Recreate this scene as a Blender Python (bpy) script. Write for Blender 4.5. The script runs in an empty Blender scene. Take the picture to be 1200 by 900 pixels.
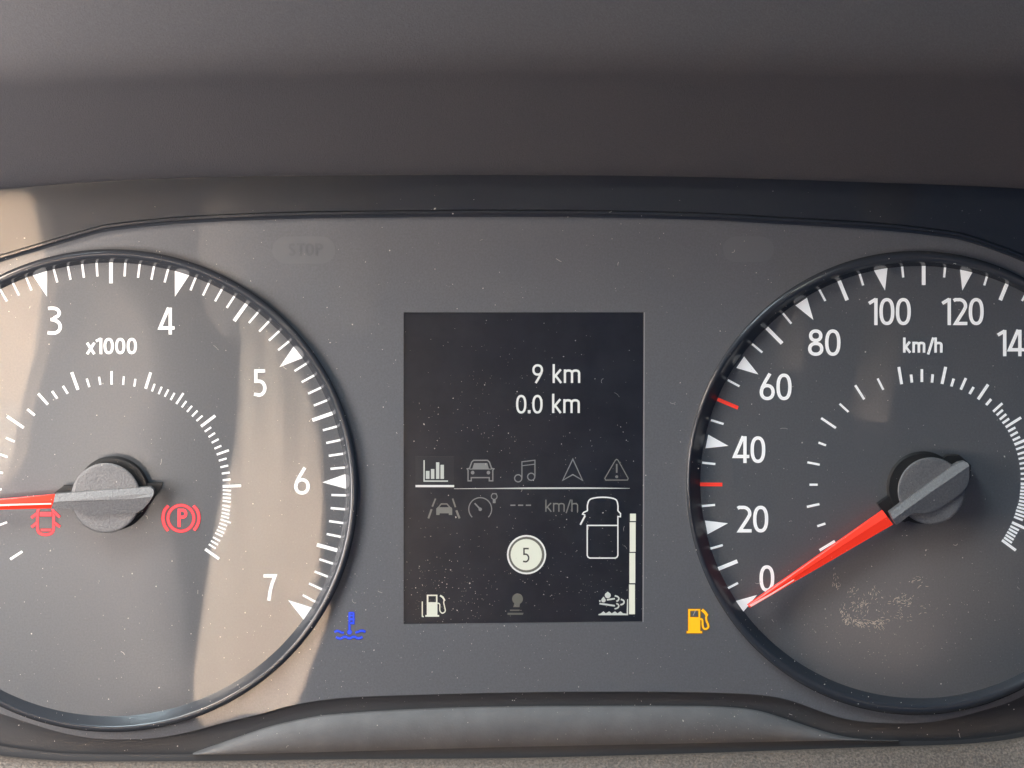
import bpy, bmesh, math, random
import numpy as np
from mathutils import Vector

# ------------------------------------------------------------------ scale and camera
S = 0.000177            # metres per unit of the layout grid (the dash is laid out on a 1200 x 900 grid)
D = 2260.0              # camera distance from the dial faces, in grid units (0.40 m)
FX, FY = 520.0, 227.0   # point of the dash straight in front of the camera
R = math.radians
scene = bpy.context.scene
COL = scene.collection

def W(px, py, h=0.0):
    """grid position seen at (px, py), lying h grid units in front of the dial faces -> world"""
    s = (D - h) / D
    return Vector(((FX + (px - FX) * s - 600) * S, -h * S, (450 - (FY + (py - FY) * s)) * S))

def L(x, y, h):
    """plain grid coordinates -> world (no perspective correction)"""
    return Vector(((x - 600) * S, -h * S, (450 - y) * S))

cam_d = bpy.data.cameras.new('camera')
cam = bpy.data.objects.new('camera', cam_d)
COL.objects.link(cam)
cam.location = L(FX, FY, D)
cam.rotation_euler = (R(90), 0, 0)
cam_d.sensor_width = 36
cam_d.lens = 36 * D / 1200
cam_d.shift_x = (600 - FX) / 1200
cam_d.shift_y = (FY - 450) / 1200
cam_d.clip_start = 0.01
cam_d.clip_end = 20
cam_d.dof.use_dof = True
cam_d.dof.focus_distance = D * S
cam_d.dof.aperture_fstop = (cam_d.lens / 1000) / (7 * S)
scene.camera = cam

scene.view_settings.view_transform = 'Standard'
scene.view_settings.look = 'None'
scene.view_settings.exposure = 0
scene.view_settings.gamma = 1
world = bpy.data.worlds.new('World')
scene.world = world
world.use_nodes = True
bg = world.node_tree.nodes['Background']
bg.inputs['Color'].default_value = (0.12, 0.42, 1.0, 1)
bg.inputs['Strength'].default_value = 0.12

def area(name, loc, target, size, power, color, size_y=None, spread=180):
    d = bpy.data.lights.new(name, 'AREA')
    d.energy = power
    d.color = color
    d.size = size * S
    if size_y:
        d.shape = 'RECTANGLE'
        d.size_y = size_y * S
    d.spread = R(spread)
    o = bpy.data.objects.new(name, d)
    COL.objects.link(o)
    o.location = loc
    o.rotation_euler = (target - loc).to_track_quat('-Z', 'Y').to_euler()
    return o

area('side_window_light', L(-520, 560, 740), L(200, 560, 0), 520, 0.48, (1.0, 0.92, 0.87))
area('door_bounce_light', L(-430, -20, 560), L(40, 100, 180), 300, 0.34, (1.0, 0.84, 0.70))  # added warm fill for the left end of the hood
area('sky_light_left', L(-1000, -2500, 1800), L(250, 600, 0), 1400, 4.2, (0.76, 0.93, 1.0))
area('windscreen_glint', L(904, -180, 1500), L(700, 500, 0), 110, 0.035, (1.0, 1.0, 0.88))
area('low_sun_on_seat', L(-160, 2330, 4250), L(-190, 1950, 5000), 350, 8.0, (1.0, 0.83, 0.70), spread=100)  # added lamp that lights the unseen tan card for its reflection
area('low_sun_on_door', L(-1250, 850, 4300), L(-1250, 700, 5000), 400, 4.8, (1.0, 0.77, 0.55), spread=100)  # added for the peach card mirrored at the left
area('low_sun_on_console', L(1950, 1500, 4400), L(1950, 1450, 5200), 400, 2.6, (1.0, 0.90, 0.82), spread=100)  # added to brighten the warm card mirrored in the speedometer
area('cabin_daylight', L(-700, 1100, 3300), L(-700, 1500, 5600), 700, 3.6, (0.84, 0.95, 1.0), spread=120)  # added to light the grey cards that veil the rev counter

# ------------------------------------------------------------------ materials
def mat(name, base, rough=0.5, bump=0.0, bscale=3000, coat=0.0, coat_ior=1.6, coat_rough=0.02, emit=None, estr=0.0,
        spec=0.5, mottle=0.0, mscale=300, mcol=None, metallic=0.0, stretch=None):
    m = bpy.data.materials.new(name)
    m.use_nodes = True
    nt = m.node_tree
    b = nt.nodes['Principled BSDF']
    b.inputs['Base Color'].default_value = (*base, 1)
    b.inputs['Roughness'].default_value = rough
    b.inputs['Specular IOR Level'].default_value = spec
    b.inputs['Metallic'].default_value = metallic
    b.inputs['Coat Weight'].default_value = coat
    b.inputs['Coat IOR'].default_value = coat_ior
    b.inputs['Coat Roughness'].default_value = coat_rough
    if emit:
        b.inputs['Emission Color'].default_value = (*emit, 1)
        b.inputs['Emission Strength'].default_value = estr
    tc = nt.nodes.new('ShaderNodeTexCoord')
    if bump:
        n = nt.nodes.new('ShaderNodeTexNoise')
        n.inputs['Scale'].default_value = bscale
        n.inputs['Detail'].default_value = 3
        nt.links.new(tc.outputs['Object'], n.inputs['Vector'])
        bp = nt.nodes.new('ShaderNodeBump')
        bp.inputs['Strength'].default_value = bump
        bp.inputs['Distance'].default_value = 0.0002
        nt.links.new(n.outputs['Fac'], bp.inputs['Height'])
        nt.links.new(bp.outputs['Normal'], b.inputs['Normal'])
    if mottle:
        n2 = nt.nodes.new('ShaderNodeTexNoise')
        n2.inputs['Scale'].default_value = mscale
        n2.inputs['Detail'].default_value = 6
        n2.inputs['Roughness'].default_value = 0.6
        src = tc.outputs['Object']
        if stretch:
            mp = nt.nodes.new('ShaderNodeMapping')
            mp.inputs['Scale'].default_value = stretch
            nt.links.new(src, mp.inputs['Vector'])
            src = mp.outputs['Vector']
        nt.links.new(src, n2.inputs['Vector'])
        rp = nt.nodes.new('ShaderNodeValToRGB')
        rp.color_ramp.elements[0].position = 0.38
        rp.color_ramp.elements[1].position = 0.66
        rp.color_ramp.elements[0].color = (*base, 1)
        c2 = mcol or tuple(min(1, c * (1 + mottle)) for c in base)
        rp.color_ramp.elements[1].color = (*c2, 1)
        nt.links.new(n2.outputs['Fac'], rp.inputs['Fac'])
        nt.links.new(rp.outputs['Color'], b.inputs['Base Color'])
    return m

M = {}
M['fascia'] = mat('fascia_plastic', (0.101, 0.105, 0.115), 0.55, 0.10, 3500, coat=1, coat_ior=1.45, mottle=0.2, mscale=2600)
M['dial'] = mat('dial_print', (0.086, 0.089, 0.096), 0.5, 0.06, 3500, coat=1, coat_ior=1.45, mottle=0.2, mscale=2600)
M['ring'] = mat('piano_black', (0.036, 0.040, 0.048), 0.17, spec=0.7)
M['band'] = mat('black_gloss_band', (0.018, 0.021, 0.027), 0.35, 0.05, 2000, coat=1, coat_ior=1.45, coat_rough=0.03)
M['gasket'] = mat('black_gasket', (0.033, 0.034, 0.038), 0.6, 0.2, 2500)  # black of the painted gap shade and of the seal strip
M['trim'] = mat('lower_trim_plastic', (0.108, 0.107, 0.110), 0.6, 0.35, 2500, mottle=0.2, mscale=200)
M['hood'] = mat('soft_touch_hood', (0.0485, 0.0495, 0.0565), 0.75, 0.4, 3200, spec=0.3, mottle=0.2, mscale=3200)
M['cowl'] = mat('grained_cowl', (0.074, 0.062, 0.053), 0.5, 1.0, 1800, mottle=1.6, mscale=2200)
M['white'] = mat('white_print', (0.80, 0.80, 0.80), 0.5, emit=(1, 0.99, 0.97), estr=0.30)
M['redprint'] = mat('red_print', (0.70, 0.03, 0.02), 0.5, emit=(1, 0.06, 0.03), estr=0.35)
M['hub'] = mat('grey_hub', (0.105, 0.105, 0.109), 0.40, 0.7, 3000, mottle=0.5, mscale=3000, spec=0.8)
M['hubdark'] = mat('black_hub_base', (0.012, 0.012, 0.013), 0.5)
M['pointer'] = mat('red_pointer', (0.75, 0.03, 0.015), 0.22, emit=(1.0, 0.05, 0.02), estr=0.45)
M['screen'] = mat('screen_glass', (0.005, 0.007, 0.012), 0.3, coat=1, coat_ior=1.45, coat_rough=0.03, mottle=0.5, mscale=130, mcol=(0.013, 0.015, 0.022))
M['cutedge'] = mat('cut_edge', (0.25, 0.25, 0.26), 0.4)
def lit(name, c, s, base=(0.05, 0.05, 0.05)):
    return mat(name, base, 0.4, emit=c, estr=s)
M['lcd_white'] = lit('lcd_white', (0.95, 0.96, 0.92), 0.80)
M['lcd_cream'] = lit('lcd_cream', (0.86, 0.88, 0.74), 0.86)
M['lcd_pale'] = lit('lcd_pale', (0.85, 0.90, 0.84), 0.62)
M['lcd_grey'] = lit('lcd_grey', (0.80, 0.85, 0.85), 0.20)
M['lcd_dim'] = lit('lcd_dim', (0.85, 0.87, 0.78), 0.16)
M['lcd_olive'] = lit('lcd_olive', (0.80, 0.80, 0.62), 0.10)
M['lcd_box'] = lit('lcd_box', (0.8, 0.85, 1.0), 0.006, (0.012, 0.014, 0.02))
M['lcd_ink'] = lit('lcd_ink', (0.5, 0.6, 0.5), 0.03, (0.02, 0.02, 0.02))
M['amber'] = lit('amber_lamp', (1.0, 0.50, 0.005), 0.95, (0.3, 0.15, 0.01))
M['blue'] = lit('blue_lamp', (0.010, 0.085, 1.0), 1.0, (0.01, 0.015, 0.12))
M['red'] = lit('red_lamp', (1.0, 0.06, 0.08), 1.6, (0.12, 0.01, 0.01))
M['amber_rim'] = lit('amber_rim', (1.0, 0.36, 0.0), 0.22, (0.06, 0.04, 0.02))  # dim emissive outlines painting the glow round lit symbols
M['blue_rim'] = lit('blue_rim', (0.02, 0.06, 1.0), 0.30, (0.02, 0.02, 0.06))
M['red_rim'] = lit('red_rim', (1.0, 0.02, 0.03), 0.38, (0.06, 0.02, 0.02))
M['faint'] = mat('unlit_window', (0.129, 0.133, 0.143), 0.5, coat=1, coat_ior=1.45, spec=0.4)
M['faintdial'] = mat('unlit_dial_window', (0.097, 0.100, 0.107), 0.5, coat=1, coat_ior=1.45)
M['faintink'] = mat('unlit_window_ink', (0.108, 0.112, 0.122), 0.5, coat=1, coat_ior=1.45)
M['dust'] = mat('dust', (0.52, 0.48, 0.44), 0.9)
M['scuff'] = mat('dried_scuff', (0.62, 0.52, 0.43), 0.9)
M['seat'] = mat('sunlit_seat_cloth', (0.40, 0.33, 0.265), 0.9, mottle=0.4, mscale=60, stretch=(2.2, 1, 0.07), mcol=(0.80, 0.66, 0.52))  # from here on, faces of the unseen cards mirrored in the dials
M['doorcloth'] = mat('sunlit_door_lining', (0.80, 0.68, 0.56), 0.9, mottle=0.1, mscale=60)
M['seatgrey'] = mat('grey_seat_cloth', (0.15, 0.147, 0.15), 0.9, 0.3, 800)
M['seatpale'] = mat('pale_seat_cloth', (0.38, 0.37, 0.38), 0.9)
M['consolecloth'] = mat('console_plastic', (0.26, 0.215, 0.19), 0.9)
M['belt'] = mat('belt_webbing', (0.10, 0.082, 0.072), 0.9)

def clear_mat():
    m = bpy.data.materials.new('clear_plastic')
    m.use_nodes = True
    nt = m.node_tree
    nt.nodes.clear()
    t = nt.nodes.new('ShaderNodeBsdfTransparent')
    t.inputs['Color'].default_value = (0.985, 0.985, 0.985, 1)
    out = nt.nodes.new('ShaderNodeOutputMaterial')
    nt.links.new(t.outputs[0], out.inputs['Surface'])
    return m
M['clear'] = clear_mat()

# ------------------------------------------------------------------ object helpers
def thing(name, label, cat, loc, group=None):
    o = bpy.data.objects.new(name, None)
    o.empty_display_size = 0.01
    COL.objects.link(o)
    o.location = loc
    o['label'] = label
    o['category'] = cat
    if group:
        o['group'] = group
    return o

def root_loc(o):
    v = Vector((0, 0, 0))
    while o:
        v += o.location
        o = o.parent
    return v

class MB:
    """collects verts and faces given in world coordinates"""
    def __init__(self):
        self.v, self.f = [], []
        self.n = 0
    def add(self, vs, fs):
        k = len(self.v)
        self.v += [Vector(v) for v in vs]
        self.f += [[i + k for i in f] for f in fs]
    def poly(self, pts, h, t=0.5):
        """filled outline (grid px) at height h with skirts t deep; each further piece sits a hair higher"""
        h = h + 0.06 * self.n
        self.n += 1
        n = len(pts)
        a = sum(pts[i][0] * pts[(i + 1) % n][1] - pts[(i + 1) % n][0] * pts[i][1] for i in range(n))
        if a > 0:
            pts = pts[::-1]          # counter-clockwise as the camera sees it (y is down)
        top = [W(x, y, h) for x, y in pts]
        bot = [p + Vector((0, t * S, 0)) for p in top]
        self.add(top + bot, [list(range(n))] + [[i, i + n, (i + 1) % n + n, (i + 1) % n] for i in range(n)])
        return self
    def stroke(self, pts, w, h, closed=False, t=0.5, w2=None):
        h = h + 0.06 * self.n
        self.n += 1
        P = [np.array(p, float) for p in pts]
        Q = [P[0]]
        for p in P[1:]:
            if np.linalg.norm(p - Q[-1]) > 1e-4:
                Q.append(p)
        if closed and np.linalg.norm(Q[0] - Q[-1]) < 1e-4:
            Q.pop()
        n = len(Q)
        l, r = [], []
        for i in range(n):
            ww = w if w2 is None else w + (w2 - w) * i / (n - 1)
            if closed:
                d0, d1 = Q[i] - Q[i - 1], Q[(i + 1) % n] - Q[i]
            else:
                d0 = Q[i] - Q[i - 1] if i else Q[1] - Q[0]
                d1 = Q[i + 1] - Q[i] if i < n - 1 else Q[-1] - Q[-2]
            d0, d1 = d0 / np.linalg.norm(d0), d1 / np.linalg.norm(d1)
            n0, n1 = np.array((-d0[1], d0[0])), np.array((-d1[1], d1[0]))
            m = n0 + n1
            m = m / max(np.linalg.norm(m), 1e-6)
            k = min(1 / max(m @ n0, 0.35), 2.2)
            l.append(Q[i] + m * k * ww / 2)
            r.append(Q[i] - m * k * ww / 2)
        top = [W(p[0], p[1], h) for p in l] + [W(p[0], p[1], h) for p in r]
        bot = [p + Vector((0, t * S, 0)) for p in top]
        N = 2 * n
        fs = []
        rng = range(n if closed else n - 1)
        for i in rng:
            j = (i + 1) % n
            fs += [[i, j, n + j, n + i], [j, i, i + N, j + N], [n + i, n + j, n + j + N, n + i + N]]
        if not closed:
            fs += [[0, n, n + N, N], [2 * n - 1, n - 1, n - 1 + N, 2 * n - 1 + N]]
        self.add(top + bot, fs)
        return self
    def disc(self, cx, cy, r, h, t=0.5, n=32, ry=None):
        ry = ry or r
        return self.poly([(cx + r * math.cos(2 * math.pi * i / n), cy + ry * math.sin(2 * math.pi * i / n)) for i in range(n)], h, t)
    def loft(self, rows, closed=False, cap=None):
        """rows: lists of world points of equal length"""
        n = len(rows[0])
        vs = [p for r in rows for p in r]
        fs = []
        for a in range(len(rows) - 1):
            for i in range(n if closed else n - 1):
                j = (i + 1) % n
                fs.append([a * n + i, a * n + j, (a + 1) * n + j, (a + 1) * n + i])
        if cap == 'last':
            fs.append([(len(rows) - 1) * n + i for i in range(n)])
        self.add(vs, fs)
        return self
    def build(self, name, m, parent=None, smooth=False, recalc=True, label=None):
        off = root_loc(parent) if parent else Vector((0, 0, 0))
        me = bpy.data.meshes.new(name)
        c = sum(self.v, Vector((0, 0, 0))) / max(1, len(self.v))
        me.from_pydata([v - c for v in self.v], [], self.f)
        if recalc:
            bm = bmesh.new()
            bm.from_mesh(me)
            bmesh.ops.recalc_face_normals(bm, faces=bm.faces)
            bm.to_mesh(me)
            bm.free()
        me.materials.append(m)
        if smooth:
            for p in me.polygons:
                p.use_smooth = True
        o = bpy.data.objects.new(name, me)
        COL.objects.link(o)
        if parent:
            o.parent = parent
        o.location = c - off
        if label:
            o['label'] = label
        return o

def tag(o, label, cat, group=None, kind=None):
    o['label'] = label
    if cat:
        o['category'] = cat
    if group:
        o['group'] = group
    if kind:
        o['kind'] = kind
    return o

def spline(pts, n=8, closed=False):
    """Catmull-Rom through pts"""
    P = [np.array(p, float) for p in pts]
    out = []
    m = len(P)
    for i in range(m if closed else m - 1):
        p0 = P[i - 1] if (closed or i) else 2 * P[0] - P[1]
        p1, p2 = P[i], P[(i + 1) % m]
        p3 = P[(i + 2) % m] if (closed or i + 2 < m) else 2 * P[-1] - P[-2]
        for k in range(n):
            t = k / n
            out.append(0.5 * ((2 * p1) + (-p0 + p2) * t + (2 * p0 - 5 * p1 + 4 * p2 - p3) * t * t + (-p0 + 3 * p1 - 3 * p2 + p3) * t ** 3))
    if not closed:
        out.append(P[-1])
    return [tuple(p) for p in out]

def curve_y(pts, xs):
    s = spline(pts, 10)
    return np.interp(xs, [p[0] for p in s], [p[1] for p in s])

def arc(cx, cy, rx, a0, a1, n=16, ry=None):
    """angles in degrees, 0 = right, 90 = up"""
    ry = ry or rx
    return [(cx + rx * math.cos(R(a0 + (a1 - a0) * i / n)), cy - ry * math.sin(R(a0 + (a1 - a0) * i / n))) for i in range(n + 1)]

def ell(c, h, n=160):
    return [W(c[0] + c[2] * math.cos(2 * math.pi * i / n), c[1] + c[3] * math.sin(2 * math.pi * i / n), h) for i in range(n)]

# ------------------------------------------------------------------ lettering: strokes on a cell of height 1, y up
def E(cx, cy, rx, ry, a0, a1, n=18, p=2.0):
    o = []
    for i in range(n + 1):
        a = R(a0 + (a1 - a0) * i / n)
        c, s = math.cos(a), math.sin(a)
        o.append((cx + rx * math.copysign(abs(c) ** (2 / p), c), cy + ry * math.copysign(abs(s) ** (2 / p), s)))
    return o

def glyph(ch, k):
    """k = stroke width / height. returns (strokes [(pts, closed)], advance)"""
    h = k / 2
    if ch == '0':
        return [(E(.285, .5, .285 - h, .5 - h, 0, 360, 32, 2.35)[:-1], True)], .635
    if ch == '1':
        return [([(.30, 0), (.30, 1 - h * .2)], False), ([(.03, .80), (.30, .955)], False)], .44
    if ch == '2':
        return [([(.03, .90), (.10, .94)] + E(.25, .71, .24, .29 - h, 100, -18, 16) + [(.40, .50), (.11, h), (.56, h)], False)], .62
    if ch == '3':
        return [([(.02, 1 - h * 1.15), (.12, 1 - h)] + E(.21, .775, .25, .225 - h, 84, -70, 12) + [(.22, .545), (.12, .54)], False),
                ([(.14, .54), (.24, .53)] + E(.23, .285, .27, .285 - h, 70, -88, 14) + [(.12, h), (.0, h * 1.3)], False)], .62
    if ch == '4':
        return [([(.385, 1), (.045, .245), (.62, .245)], False), ([(.45, 0), (.45, 1)], False), ([(.36, 1 - h), (.45, 1 - h)], False)], .67
    if ch == '5':
        return [([(.50, 1 - h), (.10, 1 - h), (.10, .555), (.22, .56)] + E(.22, .30, .27, .262, 80, -88, 14) + [(.13, h), (.02, h * 1.3)], False)], .62
    if ch == '6':
        return [(E(.285, .305, .285 - h, .305 - h, 0, 360, 28, 2.15)[:-1], True), ([(.39, 1), (.20, .68), (.09, .46), (h + .005, .32)], False)], .635
    if ch == '7':
        return [([(.0, 1 - h), (.48, 1 - h), (.36, .66), (.28, .38), (.22, 0)], False)], .58
    if ch == '8':
        return [(E(.285, .265, .285 - h, .265 - h, 0, 360, 28, 2.2)[:-1], True), (E(.285, .76, .25 - h, .24 - h, 0, 360, 26, 2.2)[:-1], True)], .635
    if ch == '9':
        return [(E(.285, .695, .285 - h, .305 - h, 0, 360, 28, 2.15)[:-1], True), ([(.18, 0), (.37, .32), (.48, .54), (.57 - h - .005, .68)], False)], .635
    if ch == '.':
        return [([(.09, 0), (.09, k * 1.15)], False)], .22
    if ch == 'k':
        return [([(h, 0), (h, 1)], False), ([(.43, .72), (h + .02, .30)], False), ([(.15, .40), (.45, 0)], False)], .585
    if ch == 'm':
        return [([(h, 0), (h, .72)], False), ([(h, .52)] + E(.245, .50, .245 - h, .22 - h, 170, 0, 10, 2.4) + [(.49 - h, 0)], False),
                ([(.49 - h, .52)] + E(.49 + .245 - k, .50, .245 - h, .22 - h, 170, 0, 10, 2.4) + [(.98 - k - h, 0)], False)], .96
    if ch == 'h':
        return [([(h, 0), (h, 1)], False), ([(h, .52)] + E(.26, .50, .26 - h, .22 - h, 170, 0, 10, 2.4) + [(.52 - h, 0)], False)], .60
    if ch == '/':
        return [([(.03, -.12), (.36, 1)], False)], .42
    if ch == 'x':
        return [([(.03, .70), (.43, 0)], False), ([(.43, .70), (.03, 0)], False)], .49
    if ch == 'S':
        return [(E(.26, .74, .24 - h, .26 - h, 20, 240, 12) + E(.26, .27, .25 - h, .27 - h, 70, -160, 14), False)], .6
    if ch == 'T':
        return [([(0, 1 - h), (.5, 1 - h)], False), ([(.25, 0), (.25, 1)], False)], .55
    if ch == 'O':
        return [(E(.30, .5, .30 - h, .5 - h, 0, 360, 28, 2.2)[:-1], True)], .68
    if ch == 'P':
        return [([(h, 0), (h, 1)], False), ([(0, 1 - h), (.28, 1 - h)] + E(.28, .73, .24 - h, .27 - h, 88, -88, 12) + [(0, .46 + h)], False)], .58
    return [], .30

def text(mb, s, x0, x1, ytop, ybase, w, h):
    """writes s between x0 and x1 (grid px), digits from ytop to ybase, stroke w px"""
    H = ybase - ytop
    k = w / H
    cells, x = [], 0.0
    for ch in s:
        st, adv = glyph(ch, k)
        cells.append((st, x))
        x += adv
    xs = [p[0] + cx for st, cx in cells for pts, _ in st for p in pts]
    lo, hi = min(xs) - k / 2, max(xs) + k / 2
    sc = (x1 - x0) / (hi - lo)
    for st, cx in cells:
        for pts, cl in st:
            mb.stroke([(x0 + (px + cx - lo) * sc, ybase - py * H) for px, py in pts], w, h, cl)
    return mb

# ------------------------------------------------------------------ instrument panel: fascia, band, painted gap shade, lower trim
TOP = [(-260, 560), (-235, 440), (-170, 370), (-90, 334), (0, 307), (50, 292), (100, 277.5), (133, 270), (220, 261.5), (333, 256.7), (400, 255.5), (600, 254), (800, 256.7), (933, 263.5), (1033, 269.5), (1100, 277), (1133, 283), (1200, 307), (1290, 350), (1380, 420), (1430, 520), (1445, 600)]
BOT = [(-250, 640), (-215, 720), (-140, 790), (-60, 818), (0, 836), (30, 846), (66, 857), (100, 864), (133, 866.5), (180, 865), (220, 858), (260, 847.5), (300, 838), (345, 826), (400, 818), (480, 814.5), (600, 811.5), (700, 810.5), (800, 811), (860, 812.5), (900, 815.5), (930, 822), (960, 833), (985, 841), (1010, 845.5), (1040, 847.5), (1080, 847), (1110, 843), (1150, 833), (1200, 815), (1290, 760), (1370, 690), (1430, 640)]
SLABTOP = [(-300, 868), (0, 874), (150, 884), (215, 884), (240, 877), (283, 862), (320, 850), (366, 840), (400, 836), (480, 831), (600, 827.5), (800, 827), (860, 829), (890, 833), (920, 842), (950, 852), (980, 861), (1010, 866), (1060, 869), (1200, 862), (1500, 800)]
SEALTOP = [(-300, 780), (-120, 835), (-50, 860), (0, 874), (50, 881), (100, 884), (250, 884), (400, 880.5), (600, 875), (800, 871), (900, 869), (1000, 867.5), (1100, 868.5), (1160, 864), (1200, 857), (1300, 830), (1500, 740)]
COWLTOP = [(-300, 800), (-120, 852), (-50, 876), (0, 885), (50, 890), (100, 892), (250, 891.5), (400, 889.5), (600, 888), (800, 883), (1000, 876), (1100, 873), (1150, 870), (1200, 863), (1300, 838), (1500, 750)]
HOODLOW = [(-400, 262), (-200, 240), (0, 222), (120, 213), (240, 208), (420, 205.5), (600, 205), (800, 207), (1000, 213), (1200, 221), (1400, 238), (1600, 260)]
HOODMID = [(-400, 96), (0, 77), (300, 69), (600, 66), (900, 69), (1200, 77), (1600, 96)]

TACH = dict(r0=(130, 573.5, 275, 265.5), r1=(130, 575.8, 281, 274.8), r3=(130, 575, 289.5, 283))
SPEED = dict(r0=(1077, 565, 256, 253), r1=(1075.5, 565.7, 266.5, 260.5), r3=(1074, 566, 270, 272))
FH = 4.0        # fascia stands this far in front of the dial faces
SH = 1.0        # display glass
SCR = [(473, 366), (755, 366), (753.3, 728.8), (473, 731.8)]

panel = thing('instrument_panel', 'charcoal plastic instrument panel between and around the two dials', 'instrument panel', L(600, 560, 0))

def fascia():
    bm = bmesh.new()
    edges = []
    def loop(pts, h):
        vs = [bm.verts.new(W(x, y, h)) for x, y in pts]
        es = [bm.edges.new((vs[i], vs[(i + 1) % len(vs)])) for i in range(len(vs))]
        return vs, es
    outline = spline(TOP, 5) + spline(BOT, 5)[::-1]
    loops = [outline]
    for g in (TACH, SPEED):
        c = g['r3']
        loops.append([(c[0] + (c[2] - 1.0) * math.cos(2 * math.pi * i / 128), c[1] + (c[3] - 1.0) * math.sin(2 * math.pi * i / 128)) for i in range(128)])
    loops.append(SCR)
    allv = []
    for lp in loops:
        vs, es = loop(lp, FH)
        edges += es
        allv.append(vs)
    bmesh.ops.triangle_fill(bm, use_beauty=True, use_dissolve=False, edges=edges)
    # thickness: skirts running back
    for vs in allv:
        back = [bm.verts.new(v.co + Vector((0, (FH + 1.5) * S, 0))) for v in vs]
        for i in range(len(vs)):
            j = (i + 1) % len(vs)
            try:
                bm.faces.new((vs[i], vs[j], back[j], back[i]))
            except ValueError:
                pass
    me = bpy.data.meshes.new('fascia')
    bmesh.ops.recalc_face_normals(bm, faces=bm.faces)
    off = root_loc(panel)
    for v in bm.verts:
        v.co -= off
    bm.to_mesh(me)
    bm.free()
    me.materials.append(M['fascia'])
    o = bpy.data.objects.new('fascia', me)
    COL.objects.link(o)
    o.parent = panel
fascia()

xs = np.linspace(-260, 1445, 180)
hood_low = curve_y(HOODLOW, xs)
top_y = curve_y(TOP, xs)
def row(ys, h, xx=None):
    return [W(x, y, h) for x, y in zip(xs if xx is None else xx, ys)]
MB().loft([row(hood_low - 14, 11), row(np.maximum(top_y - 11, hood_low - 10), 11), row(top_y - 8.5, 11), row(top_y - 7, 13.5), row(top_y - 4.5, 13.5), row(top_y - 3, 11), row(top_y + 0.2, 10), row(top_y + 0.2, -2)]).build('upper_band', M['band'], panel)
MB().loft([row(np.minimum(curve_y(BOT, xs), 800) - 30, -3.0), row(xs * 0 + 905, -3.0)]).build('gasket', M['gasket'], panel)  # black sheet painting the shadow in the gap below the fascia
xb = np.linspace(-290, 1480, 200)
st, sl = curve_y(SLABTOP, xb), curve_y(SEALTOP, xb)
st = np.minimum(st, sl - 0.6)
sel = (xb > 222) & (xb < 1060)
x2, st, sf = xb[sel], st[sel], sl[sel]
MB().loft([row(st, -3, x2), row(st + .6, 3, x2), row(st + 2.5, 7, x2), row((st + sf) / 2, 11, x2), row(sf, 12.5, x2), row(sf + .5, 5, x2)]).build('lower_trim', M['trim'], panel, smooth=True)
MB().loft([row(sl - .3, 8, xb), row(curve_y(COWLTOP, xb) + 8, 9, xb)]).build('seal_strip', M['gasket'], panel)

# ------------------------------------------------------------------ hood above, cowl below
xh = np.linspace(-390, 1590, 160)
hl, hm = curve_y(HOODLOW, xh), curve_y(HOODMID, xh)
rows = [row(hl - 2, -6, xh), row(hl, 12, xh), row(hl, 60, xh), row(hl - 3, 66, xh)]
for t in np.linspace(0.08, 0.80, 9):
    rows.append(row(hl * (1 - t) + hm * t, 66 + 150 * t, xh))
rows += [row(hm + dy, h, xh) for dy, h in ((20, 197), (12, 203), (5, 207.5), (-3, 211.5), (-12, 215), (-24, 218.5), (-40, 222), (-70, 227), (-130, 234), (-170, 220), (-190, 120))]
hood = MB().loft(rows).build('dashboard_hood', M['hood'], smooth=True)
tag(hood, 'dark soft grained dashboard hood overhanging the top of the instrument panel', 'dashboard hood')
ct = curve_y(COWLTOP, xb)
cw = MB().loft([row(ct, 2, xb), row(ct + .5, 26, xb), row(ct + 3, 32, xb), row(ct + 12, 40, xb), row(ct + 60, 70, xb), row(ct + 160, 110, xb)]).build('steering_cowl', M['cowl'], smooth=True)
tag(cw, 'coarse grained grey plastic cowl strip along the very bottom below the panel', 'steering cowl')

# ------------------------------------------------------------------ gauges
def gauge_body(t, g, n=200):
    MB().add, None
    d = MB()
    pts = ell((g['r0'][0], g['r0'][1], g['r0'][2] + 3, g['r0'][3] + 3), 0, n)
    d.add([W(g['r0'][0], g['r0'][1], 0)] + pts, [[0, i + 1, (i + 1) % n + 1] for i in range(n)])
    d.build('dial_face', M['dial'], t)
    def mix(a, b, k):
        return tuple(a[i] * (1 - k) + b[i] * k for i in range(4))
    r0, r1, r3 = g['r0'], g['r1'], g['r3']
    rows = [ell(r0, -0.4, n), ell(mix(r0, r1, .5), 7, n), ell(r1, 14.0, n), ell(mix(r1, r3, .06), 14.5, n), ell(mix(r1, r3, .3), 15.2, n), ell(mix(r1, r3, .6), 15.0, n), ell(mix(r1, r3, .88), 13.4, n), ell(r3, 11.5, n), ell(r3, 2, n)]
    o = MB().loft(rows, closed=True).build('bezel_ring', M['ring'], t, smooth=True)
    for p in o.data.polygons[:2 * n]:
        p.use_smooth = True
    # keep the edge between wall and face crisp
    me = o.data
    me.set_sharp_from_angle(angle=R(50))

TH = 0.5
tach = thing('tachometer', 'large rev counter dial numbered 3 to 7 with x1000, needle pointing left', 'rev counter', L(130, 575, 0))
gauge_body(tach, TACH)

def pt_ellipse(c, rx, ry, ang):
    """ang in degrees clockwise from the top"""
    return (c[0] + rx * math.sin(R(ang)), c[1] - ry * math.cos(R(ang)))

def tick(t, a, b, w, m='white', name='tick_mark'):
    MB().stroke([a, b], w, TH, t=0.7).build(name, M[m], t)

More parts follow.
